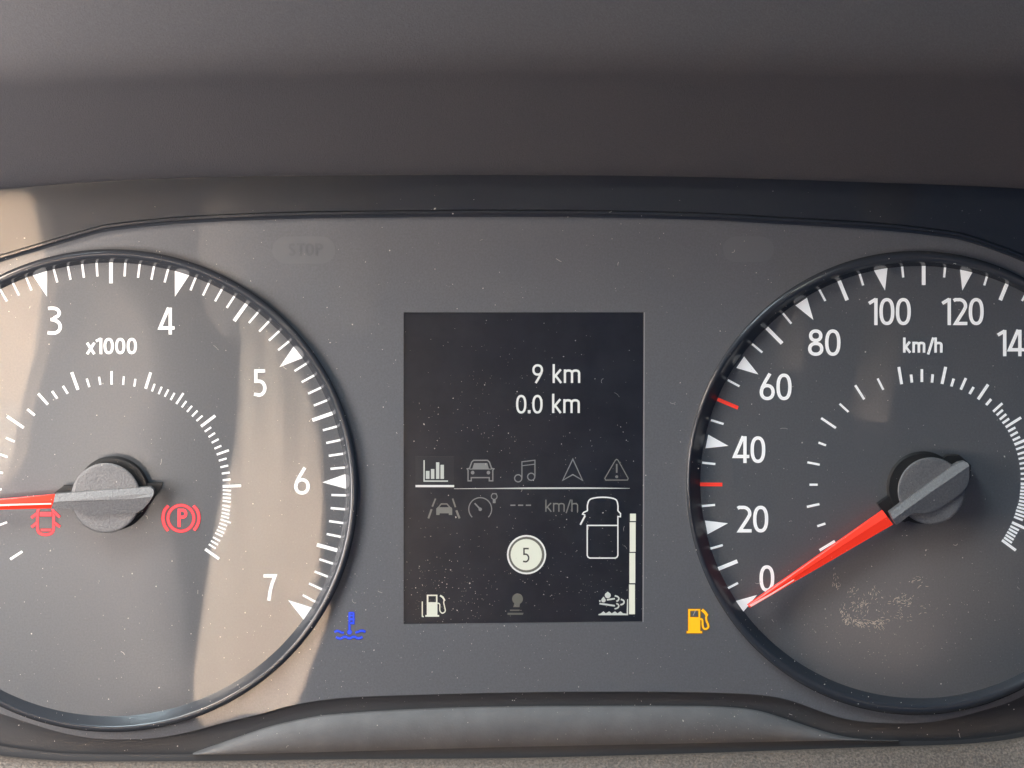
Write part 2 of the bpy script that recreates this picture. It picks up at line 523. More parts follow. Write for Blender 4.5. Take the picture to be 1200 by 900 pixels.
TC = (130, 573.5)
for i in range(24, 71):
    v = i / 10
    ang = (v - 3.5) * 35.2
    if i % 10 == 0:
        a1, a2 = ang - 1.83, ang + 1.83
        MB().poly([pt_ellipse(TC, 275.5, 266, a1), pt_ellipse(TC, 275.5, 266, a2), pt_ellipse(TC, 248, 237, ang)], TH, 0.7).build('triangle_marker', M['white'], tach)
    elif i % 10 == 5:
        tick(tach, pt_ellipse(TC, 276, 266.5, ang), pt_ellipse(TC, 250.5, 241.5, ang), 4.2)
    else:
        tick(tach, pt_ellipse(TC, 276, 266.5, ang), pt_ellipse(TC, 258.5, 250, ang), 2.5)

# inner (trip) scale of the rev counter, outer end then inner end
inner_t = [((-2, 510), (3, 512), 2.3), ((6.9, 513.1), (17.1, 517.6), 2.3), ((8.3, 488), (27.7, 501.3), 3.1), ((32, 479.6), (40.7, 486.7), 2.7), ((44.7, 461.3), (56, 474), 3.0),
           ((61, 458.4), (67, 467), 2.6), ((73.7, 452.3), (79.3, 461.3), 2.6), ((84, 436.3), (91.3, 456.7), 3.5), ((101.6, 443.7), (104.7, 453.6), 2.4),
           ((116, 441.6), (117.6, 451), 2.3), ((130.7, 435), (130.7, 450.7), 2.6), ((145, 441), (144.3, 451), 2.2), ((158.7, 444), (157.3, 453), 2.3),
           ((-4, 531), (8.7, 535.6), 2.3), ((-8, 552.8), (3.3, 554.2), 2.3), ((-9, 574.6), (1.7, 573.3), 2.3), ((-8, 618), (8.2, 612), 2.4), ((12, 655.4), (26, 646.3), 2.8)]
inner_t = inner_t[1:]
z8 = [((190, 133), (212, 62), 3.2), ((218, 145), (230, 112), 2.2), ((247, 157), (261, 125), 2.2), ((274, 168), (290, 137), 2.2), ((300, 183), (317, 152), 2.2), ((325, 200), (356, 153), 2.5),
      ((349, 215), (369, 188), 2.2), ((372, 235), (394, 209), 2.2), ((394, 255), (418, 230), 2.2), ((414, 275), (440, 252), 2.2), ((434, 299), (496, 252), 3.2), ((450, 322), (478, 303), 2.2),
      ((467, 346), (495, 328), 2.2), ((481, 371), (511, 355), 2.2), ((493, 397), (523, 384), 2.2), ((503, 423), (556, 404), 2.5), ((512, 450), (546, 440), 2.2), ((519, 479), (553, 471), 2.2),
      ((525, 507), (560, 502), 2.2), ((529, 536), (563, 532), 2.2), ((529, 563), (610, 560), 3.0)]
for a, b, w in z8:
    inner_t.append(((120 + b[0] / 3.753, 420 + b[1] / 3.753), (120 + a[0] / 3.753, 420 + a[1] / 3.753), w))
dense = spline([(529, 563), (529.5, 600), (528, 634), (525, 670), (520, 704), (509, 740), (494, 771), (475, 806), (452, 839)], 9)
tot = len(dense) - 1
for k in range(1, 18):
    x, y = dense[round(k * tot / 17.5)] if k < 17 else dense[-1]
    p = (120 + x / 3.753, 420 + y / 3.753)
    d = np.array((p[0] - 130.7, (p[1] - 566))); d /= np.linalg.norm(d)
    ln = 9.6 if k not in (9, 17) else (12.8 if k == 9 else 20)
    inner_t.append(((p[0] + d[0] * ln, p[1] + d[1] * ln), p, 1.9 if k != 17 else 3.2))
for a, b, w in inner_t:
    tick(tach, a, b, w)

def numeral(t, s, x0, x1, y0, y1, w=3.85, m='white', h=TH, name='numeral'):
    return text(MB(), s, x0, x1, y0, y1, w, h).build(name, M[m], t)
numeral(tach, '3', 54, 72.3, 359.3, 392.3, 3.8)
numeral(tach, '4', 185.7, 206.3, 360.6, 392, 3.8)
numeral(tach, '5', 296, 312.3, 432.8, 464.3, 3.8)
numeral(tach, '6', 344.7, 363, 548, 579.6, 3.8)
numeral(tach, '7', 307, 324, 673, 704, 3.8)
text(MB(), 'x1000', 100.3, 160.5, 396, 415, 3.1, TH).build('lettering', M['white'], tach)

def needle(t, cap, base, ridge, lower, pointer, highlight, base_tab):
    """cap/base: (cx, cy, r); ridge and lower: facets of the arm; pointer: outline of the red blade"""
    arm = MB()
    # roof shaped arm: a lit facet and a lower facet meeting at a ridge
    (A, ra), (B, rb) = ridge, lower
    e0, e1 = np.array(A[ra[0]]), np.array(A[ra[1]])
    nn = np.array((-(e1 - e0)[1], (e1 - e0)[0])) / np.linalg.norm(e1 - e0)
    hA = [max(27.5, 34.5 - .42 * abs((np.array(p) - e0) @ nn)) for p in A]
    hB = [max(27.0, 34.5 - .24 * abs((np.array(p) - e0) @ nn)) for p in B]
    arm.add([W(x, y, h) for (x, y), h in zip(A, hA)], [list(range(len(A)))])
    arm.add([W(x, y, h) for (x, y), h in zip(B, hB)], [list(range(len(B)))])
    for P_, H_ in ((A, hA), (B, hB)):
        n = len(P_)
        for i in range(n):
            j = (i + 1) % n
            a, b = W(*P_[i], H_[i]), W(*P_[j], H_[j])
            arm.add([a, b, b + Vector((0, 10 * S, 0)), a + Vector((0, 10 * S, 0))], [[0, 1, 2, 3]])
    nd = arm.build('needle', M['hub'], t, recalc=True)
    cp = MB()
    rings = [(0, 16), (0, 24.4), (-.5, 25.3), (-1.5, 25.8), (-3.5, 26.0)]
    rows = [[W(cap[0] + (cap[2] + dr) * math.cos(2 * math.pi * i / 64), cap[1] + (cap[2] + dr) * math.sin(2 * math.pi * i / 64), h) for i in range(64)] for dr, h in rings]
    cp.loft(rows, closed=True, cap='last').build('hub_cap', M['hub'], nd, smooth=False)
    bs = MB()
    rows = [[W(base[0] + (base[2] + dr) * math.cos(2 * math.pi * i / 64), base[1] + (base[2] + dr) * math.sin(2 * math.pi * i / 64), h) for i in range(64)] for dr, h in ((0, 0.2), (0, 12), (-3, 15.5))]
    bs.loft(rows, closed=True, cap='last')
    bs.poly(base_tab, 14.5, 9)
    bs.build('hub_base', M['hubdark'], nd)
    # blade with a shallow ridge along the middle
    (b0, b1), (t0, t1), (q0, q1) = pointer
    pb = MB()
    hb = 24
    V = [W(*b0, hb - 3), W(*q0, hb), W(*b1, hb - 3), W(*t0, hb - 4), W(*q1, hb - 2.5), W(*t1, hb - 4)]
    lo = [v + Vector((0, 5 * S, 0)) for v in V]
    pb.add(V + lo, [[0, 1, 4, 3], [1, 2, 5, 4], [0, 3, 9, 6], [2, 8, 11, 5], [3, 4, 5, 11, 10, 9], [0, 6, 7, 8, 2, 1], [6, 9, 10, 7], [7, 10, 11, 8]])
    pb.build('pointer', M['pointer'], nd)
    if highlight:
        MB().stroke(highlight[0], highlight[1], hb + .1, w2=highlight[2]).build('pointer_highlight_rib', M['rib'], nd)  # raised pale strip paints the highlight along the blade

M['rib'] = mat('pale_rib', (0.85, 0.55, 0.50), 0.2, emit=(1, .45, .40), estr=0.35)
k = 1 / 4.615
def Z(p): return (p[0] * k, 520 + p[1] * k)
A = [Z(p) for p in [(298, 272), (385, 265), (560, 251), (755, 238), (812, 234), (830, 250), (832, 266), (825, 285), (700, 299), (500, 318), (290, 314)]]
B = [Z(p) for p in [(290, 314), (500, 318), (700, 299), (825, 285), (802, 322), (775, 352), (745, 371), (620, 382), (500, 389), (470, 384), (440, 368), (400, 353), (275, 353)]]
needle(tach, (124, 583.5, 41), (132.5, 578, 43.5), (A, (7, 10)), (B, None),
       (((64, 579.4), (60.5, 595.6)), ((-118, 595.5), (-117.5, 600)), ((62.5, 587.6), (-118, 597.8))),
       ([(60, 590.3), (10, 591.6), (-40, 594.5), (-100, 597)], 1.6, 2.4),
       [(64, 577), (74, 569.5), (190, 566), (188, 574), (176, 590), (120, 600), (66, 592)])

speed = thing('speedometer', 'large km/h speedometer dial on a dark face, needle resting on zero', 'speedometer', L(1080, 567, 0))
gauge_body(speed, SPEED)
SC = (1082.5, 569.5)
for v in range(0, 231, 5):
    ang = (v - 110) * 1.12
    if v > 160:
        continue
    if v % 20 == 0:
        a1, a2 = ang - 1.8, ang + 1.8
        MB().poly([pt_ellipse(SC, 259.5, 259.5, a1), pt_ellipse(SC, 259.5, 259.5, a2), pt_ellipse(SC, 233.6, 233.6, ang)], TH, .7).build('triangle_marker', M['white'], speed)
    elif v in (30, 50):
        MB().stroke([pt_ellipse(SC, 262, 262, ang), pt_ellipse(SC, 236, 236, ang)], 4.3, TH, t=.7).build('tick_mark', M['redprint'], speed, label='red tick mark at %d' % v)
    elif v % 10 == 0:
        tick(speed, pt_ellipse(SC, 261, 261, ang), pt_ellipse(SC, 235.5, 235.5, ang), 4.3)
    else:
        tick(speed, pt_ellipse(SC, 261, 261, ang), pt_ellipse(SC, 245.5, 245.5, ang), 2.5)
inner_s = []
for a, b, w in [((100, 225), (125, 377), 3.3), ((208, 292), (215, 363), 3), ((303, 245), (303, 358), 3), ((398, 290), (392, 363), 3), ((512, 225), (480, 375), 3.4), ((583, 328), (562, 397), 3),
                ((690, 323), (645, 425), 3), ((758, 402), (722, 463), 3), ((885, 380), (797, 510), 3.4), ((912, 508), (868, 560), 3), ((1010, 545), (930, 618), 2.8), ((1015, 603), (960, 650), 2.7),
                ((1045, 640), (988, 687), 2.7), ((1070, 680), (1012, 720), 2.7), ((1175, 670), (1040, 755), 3.0), ((1125, 757), (1062, 792), 2.7), ((1145, 797), (1082, 832), 2.7), ((1165, 840), (1102, 870), 2.7)]:
    inner_s.append(((1040 + a[0] / 7.5, 400 + a[1] / 7.5), (1040 + b[0] / 7.5, 400 + b[1] / 7.5), w))
for i, p in enumerate([(500, 118), (510, 150), (520, 182), (527, 213), (533, 245), (537, 277), (541, 311), (541, 345), (541, 377), (541, 400), (538, 422), (536, 443), (534, 465), (530, 488), (525, 510), (517, 530), (510, 551), (505, 573), (497, 594), (484, 631), (473, 655), (463, 674), (452, 693), (442, 712), (432, 730), (418, 748)]):
    x, y = 1100 + p[0] / 5.62, 500 + p[1] / 5.62
    d = np.array((x - 1082.5, y - 565)); d /= np.linalg.norm(d)
    ln = 20 if i in (0, 8, 19, 25) else 11
    inner_s.append(((x + d[0] * ln, y + d[1] * ln), (x, y), 3.2 if ln == 20 else 2.5))
inner_s += [((1028.5, 443.5), (1035.2, 456.8), 2.5), ((1002.3, 451.5), (1012.8, 468), 2.8), ((984, 473.2), (994.2, 482.7), 2.5), ((962.4, 490), (979.5, 501.6), 2.8), ((959.2, 518.7), (968, 521.9), 2.5),
            ((946.3, 541.8), (960.6, 544.6), 2.5), ((948.7, 568), (958.2, 568), 2.5), ((945.6, 594), (960.3, 590.8), 2.6), ((957.8, 616.7), (967.3, 613.6), 2.6), ((960.6, 645), (978.5, 634.2), 3)]
for a, b, w in inner_s:
    tick(speed, a, b, w)
numeral(speed, '0', 890.2, 907.3, 662.5, 693.5)
numeral(speed, '20', 862.5, 900.3, 592.7, 624)
numeral(speed, '40', 859, 896.8, 511.3, 542.6)
numeral(speed, '60', 890.3, 927.6, 437.8, 469)
numeral(speed, '80', 947, 985, 386, 417)
numeral(speed, '100', 1016.5, 1067.3, 349.2, 381)
numeral(speed, '120', 1102.5, 1152.7, 349.2, 381)
numeral(speed, '140', 1167.5, 1219, 386.5, 417.5)
text(MB(), 'km/h', 1058.3, 1104.7, 395.5, 413.3, 2.9, TH).build('lettering', M['white'], speed)

def Z(p): return (1000 + p[0] / 6, 510 + p[1] / 6)
A = [Z(p) for p in [(256, 543), (480, 378), (700, 218), (745, 192), (785, 184), (806, 196), (815, 216), (560, 390), (278, 592)]]
B = [Z(p) for p in [(278, 592), (560, 390), (815, 216), (816, 300), (800, 360), (770, 395), (700, 450), (620, 505), (560, 538), (500, 548), (440, 545), (400, 560), (305, 632)]]
needle(speed, (1091.2, 575.2, 39.3), (1081.3, 571.3, 42.5), (A, (6, 8)), (B, None),
       (((1034.6, 598.3), (1046.6, 614.6)), ((876.2, 709.2), (878.6, 712.4)), ((1039.6, 605.2), (877, 711))),
       ([(930.5, 679.5), (905, 695.5), (879.5, 710.2)], 1.2, 2.3),
       [(1029, 591), (1037, 585), (1110, 534), (1124, 533), (1138, 545), (1137, 560), (1120, 590), (1060, 612), (1040, 606)])

# ------------------------------------------------------------------ centre display
disp = thing('centre_display', 'upright dark digital screen between the dials showing 9 km and 0.0 km', 'display', L(614, 550, SH))
dd = MB()
dd.add([W(x, y, SH) for x, y in [(470, 363), (758, 363), (757, 732), (470, 735)]] + [W(x, y, SH - 3.3) for x, y in [(470, 363), (758, 363), (757, 732), (470, 735)]],
       [[0, 3, 2, 1], [0, 1, 5, 4], [1, 2, 6, 5], [2, 3, 7, 6], [3, 0, 4, 7]])
dd.build('screen_glass', M['screen'], disp)
MB().stroke([(755.3, 366), (753.8, 729)], 1.1, FH + .15, t=3).build('screen_edge', M['cutedge'], disp)  # pale strip painting light caught on the right edge of the cutout
IH = SH + 0.35
def zz(x0, y0, s):
    return lambda x, y: (x0 + x / s, y0 + y / s)
def icon(name, m, parts, label=None, parent=None):
    """parts: ('p', pts) filled | ('s', pts, width[, closed]) stroke | ('d', cx, cy, r) disc"""
    mb = MB()
    for p in parts:
        if p[0] == 'p':
            mb.poly(p[1], IH, .3)
        elif p[0] == 's':
            mb.stroke(p[1], p[2], IH, len(p) > 3 and p[3], t=.3)
        else:
            mb.disc(p[1], p[2], p[3], IH, .3)
    return mb.build(name, M[m], parent or disp, label=label)
def rect(x0, y0, x1, y1): return [(x0, y0), (x1, y0), (x1, y1), (x0, y1)]

t1 = text(text(MB(), '9', 623.8, 636.4, 426.8, 448.9, 2.6, IH), 'km', 647.6, 680, 426.8, 448.8, 2.6, IH).build('readout_text', M['lcd_white'], disp, label='readout 9 km')
t2 = text(text(text(text(MB(), '0', 604.8, 616.8, 462.8, 484.6, 2.6, IH), '.', 618.4, 621.8, 462.8, 484.3, 3.2, IH), '0', 623.8, 635.8, 462.8, 484.6, 2.6, IH), 'km', 647, 679.5, 461.5, 484, 2.6, IH).build('readout_text', M['lcd_white'], disp, label='readout 0.0 km')
q = zz(480, 530, 8)
def Q(pts): return [q(*p) for p in pts]
icon('menu_highlight', 'lcd_box', [('p', rect(486.9, 535, 531.9, 567.6))])
IH += .35
ch = icon('bar_chart_icon', 'lcd_pale', [('p', rect(499, 551.9, 503.3, 561.2)), ('p', rect(505, 549.7, 509, 561.2)), ('p', rect(511, 541.9, 514.8, 561.2)), ('p', rect(516.2, 544.8, 520.2, 561.2)),
                                      ('s', [(497, 539.4), (497, 563.8), (525, 563.8)], 1.5)])
icon('menu_underline', 'lcd_white', [('p', rect(486.9, 568.4, 532.2, 570.9))])
IH -= .35
icon('divider_line', 'lcd_pale', [('p', [(532, 572.5), (580, 572.0), (620, 571.3), (690, 571.2), (738, 572.1), (738, 572.5), (690, 572.9), (620, 573.1), (580, 572.9), (532, 573.0)])])
icon('car_icon', 'lcd_grey', [('s', Q([(548, 268), (578, 268), (578, 238), (747, 238), (747, 268), (780, 268), (780, 168), (790, 156), (768, 150), (748, 92), (730, 76), (600, 76), (582, 92), (562, 150), (540, 156), (548, 168)]), 1.4, True),
                              ('p', Q([(605, 102), (728, 102), (744, 157), (586, 157)])), ('d', *q(591, 191), 2.1), ('d', *q(739, 191), 2.1), ('s', Q([(560, 158), (770, 158)]), .9)])
g2 = zz(460, 350, 3.871)
icon('music_icon', 'lcd_grey', [('s', [g2(*p) for p in [(587, 812), (587, 740), (646, 733), (646, 806)]], 1.2), ('s', [g2(*p) for p in [(588, 758), (645, 751)]], 1.0),
                                ('s', arc(*g2(570, 815), 4.2, 0, 360, 24)[:-1], 1.3, True), ('s', arc(*g2(629, 808), 4.2, 0, 360, 24)[:-1], 1.3, True)])
icon('navigation_icon', 'lcd_grey', [('s', [g2(*p) for p in [(818, 728), (862, 824), (818, 798), (772, 824)]], 1.35, True)])
icon('warning_triangle_icon', 'lcd_dim', [('s', [g2(*p) for p in [(1011, 733), (1017, 729), (1023, 733), (1069, 815), (1066, 823), (967, 823), (963, 815)]], 1.1, True),
                                        ('s', [g2(1017, 750), g2(1017, 790)], 1.8), ('d', *g2(1017, 808), 1.7)])
icon('lane_assist_icon', 'lcd_dim', [('s', Q([(243, 435), (213, 510)]), 1.8), ('s', Q([(206, 535), (176, 620)]), 2.2), ('s', Q([(403, 435), (430, 515)]), 1.8), ('s', Q([(438, 545), (468, 620)]), 2.4),
                                     ('p', Q([(250, 588), (250, 530), (262, 516), (390, 516), (399, 530), (399, 588), (368, 588), (366, 572), (282, 572), (280, 588)])),
                                     ('s', Q([(270, 518), (296, 485), (350, 485), (378, 518)]), 1.3)])
icon('speed_limiter_icon', 'lcd_grey', [('s', arc(*q(662, 533), 13.4, 225, -45, 36), 1.2), ('s', Q([(610, 478), (640, 510), (662, 533)]), 1.7), ('d', *q(662, 535), 2.0),
                                        ('s', arc(*q(793, 415), 3.4, 0, 360, 20)[:-1], 1.0, True), ('p', Q([(780, 445), (806, 445), (806, 477), (780, 477)])), ('s', Q([(772, 388), (816, 388)]), 1.0)])
icon('speed_dashes', 'lcd_grey', [('p', Q(rect(945, 491, 992, 503))), ('p', Q(rect(1017, 491, 1065, 503))), ('p', Q(rect(1090, 491, 1138, 503)))])
text(MB(), 'km/h', 639, 677.6, 585.6, 599.7, 1.35, IH).build('unit_text', M['lcd_dim'], disp)
g3 = zz(620, 530, 6.427)
icon('van_icon', 'lcd_white', [('s', spline([g3(*p) for p in [(440, 440), (440, 398), (456, 358), (500, 343), (555, 339), (610, 343), (655, 358), (669, 398), (669, 442)]], 4), 1.5),
                              ('s', [g3(*p) for p in [(669, 440), (689, 462), (688, 486), (669, 484), (669, 776), (662, 790), (650, 797), (458, 797), (444, 790), (438, 776), (438, 551), (668, 551)]], 1.4),
                              ('s', [g3(*p) for p in [(441, 440), (410, 454), (403, 466), (424, 474)]], 1.4), ('s', [g3(422, 478), g3(386, 546)], 1.9)], label='van outline with one door open')
for y0, y1, xo in ((602, 610.6, 738.3), (612, 646.7, 738), (648, 683.4, 737.6), (685, 719.8, 737.2)):
    icon('level_bar_segment', 'lcd_cream', [('p', rect(xo, y0, xo + 6.9, y1))])
g4 = zz(680, 670, 12.86)
def G4(pts): return [g4(*p) for p in pts]
def drop(cx, cy, r, tip): return [(cx + r * math.cos(R(a)), cy - r * math.sin(R(a))) for a in range(150, 391, 20)] + [(cx, tip)]
icon('fluid_tank_icon', 'lcd_pale', [('p', G4(drop(415, 355, 45, 300))), ('p', G4(drop(350, 430, 33, 375))), ('s', G4([(402, 424), (522, 406)]), 1.8), ('s', G4([(290, 480), (522, 514)]), 1.9), ('d', *g4(296, 441), 1.0),
                                    ('s', G4(spline([(520, 362), (565, 378), (582, 405), (568, 435), (545, 446)], 4)), 1.7), ('s', G4(spline([(612, 416), (645, 430), (660, 455), (645, 485), (605, 500)], 4)), 1.8),
                                    ('s', G4(spline([(545, 478), (572, 495), (580, 520), (560, 548), (518, 560)], 4)), 1.6),
                                    ('p', G4([(275, 655), (275, 640), (310, 630), (350, 598), (385, 628), (437, 598), (475, 628), (524, 598), (560, 628), (608, 598), (645, 628), (700, 632), (706, 415), (721, 415), (721, 655)]))])
bd = icon('gear_badge', 'lcd_white', [('d', 617, 650, 23)])
IH += .3
icon('badge_ring', 'lcd_olive', [('d', 617, 650, 21)], parent=bd)
IH += .3
icon('badge_face', 'lcd_cream', [('d', 616.7, 650, 18.3)], parent=bd)
IH += .3
text(MB(), '5', 612.2, 620.4, 642, 659, 1.8, IH).build('badge_numeral', M['lcd_ink'], bd)
IH -= .9
g5 = zz(480, 680, 8)
def pump(f, w):
    """fuel pump outline pieces drawn through f on a 100 x 200 cell"""
    return [('p', [f(0, 0), f(100, 0), f(100, 12), f(0, 12)]), ('p', [f(0, 10), f(15, 10), f(15, 72), f(0, 72)]), ('p', [f(86, 10), f(100, 10), f(100, 72), f(86, 72)]), ('p', [f(0, 70), f(100, 70), f(100, 196), f(0, 196)]), ('p', [f(-14, 190), f(116, 190), f(116, 206), f(-14, 206)])]
icon('fuel_icon', 'lcd_cream', pump(lambda x, y: g5(161 + x, 136 + y), 1) + [('s', [g5(*p) for p in spline([(262, 214), (282, 226), (284, 285), (308, 309), (334, 288), (326, 240), (320, 210), (324, 180)], 4)], 1.3),
                                                                         ('s', [g5(286, 143), g5(312, 160), g5(330, 192)], 2.0), ('s', [g5(119, 200), g5(119, 338), g5(132, 342)], 1.4)])
icon('plug_icon', 'lcd_olive', [('d', *g5(1012, 175), 6.3), ('p', [g5(985, 205), g5(1036, 205), g5(1030, 252), g5(972, 252)]), ('p', [g5(942, 276), g5(1034, 276), g5(1030, 288), g5(940, 288)]), ('p', [g5(918, 306), g5(1068, 306), g5(1062, 324), g5(918, 324)])])

# ------------------------------------------------------------------ warning lamps (lit symbols in the panel and dial)
def glow(o, parts, m, h):
    """the darker rim where the lamp's light creeps sideways under the print"""
    g = MB()
    for p in parts:
        if p[0] == 'p':
            g.stroke(p[1], 1.7, h, True, t=.2)
        elif p[0] == 's':
            g.stroke(p[1], p[2] + 1.5, h, len(p) > 3 and p[3], t=.2)
        else:
            g.disc(p[1], p[2], p[3] + .85, h, .2)
    g.build('lens_rim', M[m + '_rim'], o)

def lamp(name, m, parts, label, h, group='lit warning lamps'):
    global IH
    keep = IH
    IH = h
    mb = MB()
    for p in parts:
        if p[0] == 'p':
            mb.poly(p[1], IH, .4)
        elif p[0] == 's':
            mb.stroke(p[1], p[2], IH, len(p) > 3 and p[3], t=.4)
        else:
            mb.disc(p[1], p[2], p[3], IH, .4)
    IH = keep
    o = tag(mb.build(name, M[m]), label, 'warning light', group)
    glow(o, parts, m, h - 0.25)
    return o
g6 = zz(790, 700, 18)
def f6(x, y): return g6(300 + x * 2.5, 250 + y * 2.45)
lamp('fuel_warning_light', 'amber', pump(f6, 1) + [('s', [g6(*p) for p in spline([(555, 455), (595, 480), (602, 590), (625, 655), (675, 668), (720, 630), (715, 570), (685, 500), (675, 420), (690, 380)], 4)], 2.0),
                                                   ('s', [g6(588, 262), g6(650, 320), g6(700, 390)], 3.2)], 'amber lit fuel pump warning symbol between the screen and the speedometer', FH + .4)
g7 = zz(380, 700, 15)
def G7(p): return [g7(*a) for a in p]
lamp('coolant_warning_light', 'blue', [('s', G7([(443, 262), (443, 600)]), 2.0), ('d', *g7(444, 612), 2.5), ('p', G7(rect(455, 262, 515, 284))), ('p', G7(rect(455, 305, 528, 333))), ('p', G7(rect(455, 368, 530, 402))), ('p', G7(rect(455, 440, 525, 468))), ('p', G7(rect(500, 270, 526, 460))),
                                       ('s', G7(spline([(180, 612), (220, 592), (262, 598), (300, 618), (345, 622)], 4)), 2.0), ('s', G7(spline([(548, 622), (600, 604), (645, 588), (690, 592), (722, 608)], 4)), 2.0),
                                       ('s', G7(spline([(205, 700), (280, 724), (360, 692), (440, 720), (520, 692), (595, 720), (672, 698)], 4)), 2.2)], 'blue lit coolant thermometer symbol beside the lower right of the rev counter', FH + .4)
g8 = zz(170, 570, 12.86)
def G8(p): return [g8(*a) for a in p]
bp_ = [('s', arc(*g8(540, 480), 15.2, 0, 360, 40)[:-1], 2.7, True), ('s', G8(spline([(350, 292), (290, 370), (270, 480), (290, 580), (345, 670)], 5)), 2.9), ('s', G8(spline([(728, 292), (790, 370), (812, 480), (790, 580), (738, 662)], 5)), 2.9)]
mb = MB()
for p in bp_:
    mb.stroke(p[1], p[2], .6, len(p) > 3, t=.4)
text(mb, 'P', 170 + 470 / 12.86, 170 + 635 / 12.86, 570 + 338 / 12.86, 570 + 612 / 12.86, 3.3, .6)
pb = tag(mb.build('parking_brake_light', M['red']), 'red lit parking brake symbol, circled P in brackets on the rev counter face', 'warning light', 'lit warning lamps')
g9 = zz(20, 580, 15)
def G9(p): return [g9(*a) for a in p]
lamp('door_open_light', 'red', [('s', G9(spline([(420, 175), (388, 225), (362, 300), (358, 450), (362, 610), (400, 675), (500, 700), (600, 675), (638, 610), (642, 450), (638, 300), (612, 225), (580, 175)], 4)), 2.5), ('p', G9(rect(400, 305, 602, 372))), ('p', G9(rect(420, 600, 592, 632))),
                               ('s', G9([(345, 330), (250, 402)]), 2.6), ('s', G9([(345, 490), (255, 568)]), 2.6), ('s', G9([(655, 300), (750, 392)]), 2.6), ('s', G9([(655, 488), (755, 562)]), 2.6)],
     'red lit open door symbol of a car from above, just under the rev counter needle', .6)

glow(pb, bp_, 'red', .35)
# unlit lamp windows that only just show in the plastic
def pill(cx, cy, w, hh, n=10):
    r = hh / 2
    return arc(cx + w / 2 - r, cy, r, -90, 90, n) + arc(cx - w / 2 + r, cy, r, 90, 270, n)
sw = tag(MB().poly(pill(356, 293, 74, 32), FH + .25, .4).build('stop_lamp_window', M['faint']), 'faint unlit pill shaped STOP lamp window above the right of the rev counter', 'warning light')
text(MB(), 'STOP', 338, 378, 285, 300, 2.6, FH + .6).build('lettering', M['faintink'], sw)
tag(MB().poly(pill(877, 292, 60, 30), FH + .25, .4).build('unlit_lamp_window', M['faint']), 'faint blank unlit lamp window above the left of the speedometer', 'warning light')
tag(MB().disc(1018, 514, 18, .3, .4).build('round_lamp_window', M['faintdial']), 'faint round unlit lamp window on the speedometer face left of the hub', 'warning light')

# ------------------------------------------------------------------ clear cover and the dust on it
LH = 46
lens_lo = curve_y(SEALTOP, xs)
lt, lb = np.maximum(hood_low + 1, 1), lens_lo - 1
lens = MB()
lens.loft([row(lt, LH), row(lb, LH), row(lb, LH + 5), row(lt, LH + 5), row(lt, LH)])
tag(lens.build('clear_cover', M['clear']), 'clear dusty plastic cover over the whole instrument panel', 'clear cover')

rnd = random.Random(7)
dm = MB()
def speck(x, y, r, h=None, el=1.0, an=0.0):
    h = LH + 5 + r * .35 if h is None else h
    c = W(x, y, h)
    ca, sa = math.cos(an), math.sin(an)
    def o(dx, dz, dy):
        return c + Vector(((dx * ca - dz * sa) * S, dy * S, (dx * sa + dz * ca) * S))
    k = len(dm.v)
    a = r * (0.8 + rnd.random() * .5)
    dm.add([o(a * el, 0, 0), o(0, r, 0), o(-r * el, 0, 0), o(0, -a, 0), o(0, 0, -r * .6), o(0, 0, r * .35)], [[0, 1, 4], [1, 2, 4], [2, 3, 4], [3, 0, 4], [1, 0, 5], [2, 1, 5], [3, 2, 5], [0, 3, 5]])
def ylim(x):
    return np.interp(x, xs, hood_low) + 4, np.interp(x, xs, lens_lo) - 3
for _ in range(1600):
    x = rnd.uniform(-20, 1220)
    a, b = ylim(x)
    y = a + (b - a) * rnd.random() ** 0.75
    r = min(0.17 + rnd.expovariate(6.5), 0.95)
    speck(x, y, r, el=rnd.choice((1, 1, 1.6)), an=rnd.uniform(0, 3.1))
for cx, cy, sx, sy, n in ((590, 480, 60, 40, 150), (520, 690, 35, 25, 140), (620, 690, 90, 40, 160), (1020, 720, 60, 30, 170), (850, 850, 60, 20, 90), (410, 690, 40, 60, 60), (300, 790, 140, 40, 90), (1060, 740, 90, 40, 90), (690, 640, 40, 60, 80)):
    for _ in range(n):
        x, y = rnd.gauss(cx, sx), rnd.gauss(cy, sy)
        a, b = ylim(min(max(x, -20), 1220))
        if a < y < b:
            speck(x, y, min(0.16 + rnd.expovariate(7.5), 0.8), an=rnd.uniform(0, 3.1))
def fibre(x, y, ln, an, bend, w=0.55):
    pts = []
    for i in range(7):
        pts.append((x, y))
        x += ln / 6 * math.cos(an); y += ln / 6 * math.sin(an); an += bend / 6
    dm.n = 0
    dm.stroke(pts, w, LH + 5.5, t=.4)
for _ in range(32):
    x = rnd.uniform(0, 1200)
    a, b = ylim(x)
    fibre(x, rnd.uniform(a, b), rnd.uniform(3, 9), rnd.uniform(0, 6.28), rnd.uniform(-2.5, 2.5), rnd.uniform(.2, .42))
tag(dm.build('dust', M['dust'], recalc=False), 'pale dust specks and lint on the clear cover', None, kind='stuff')
dm = MB()
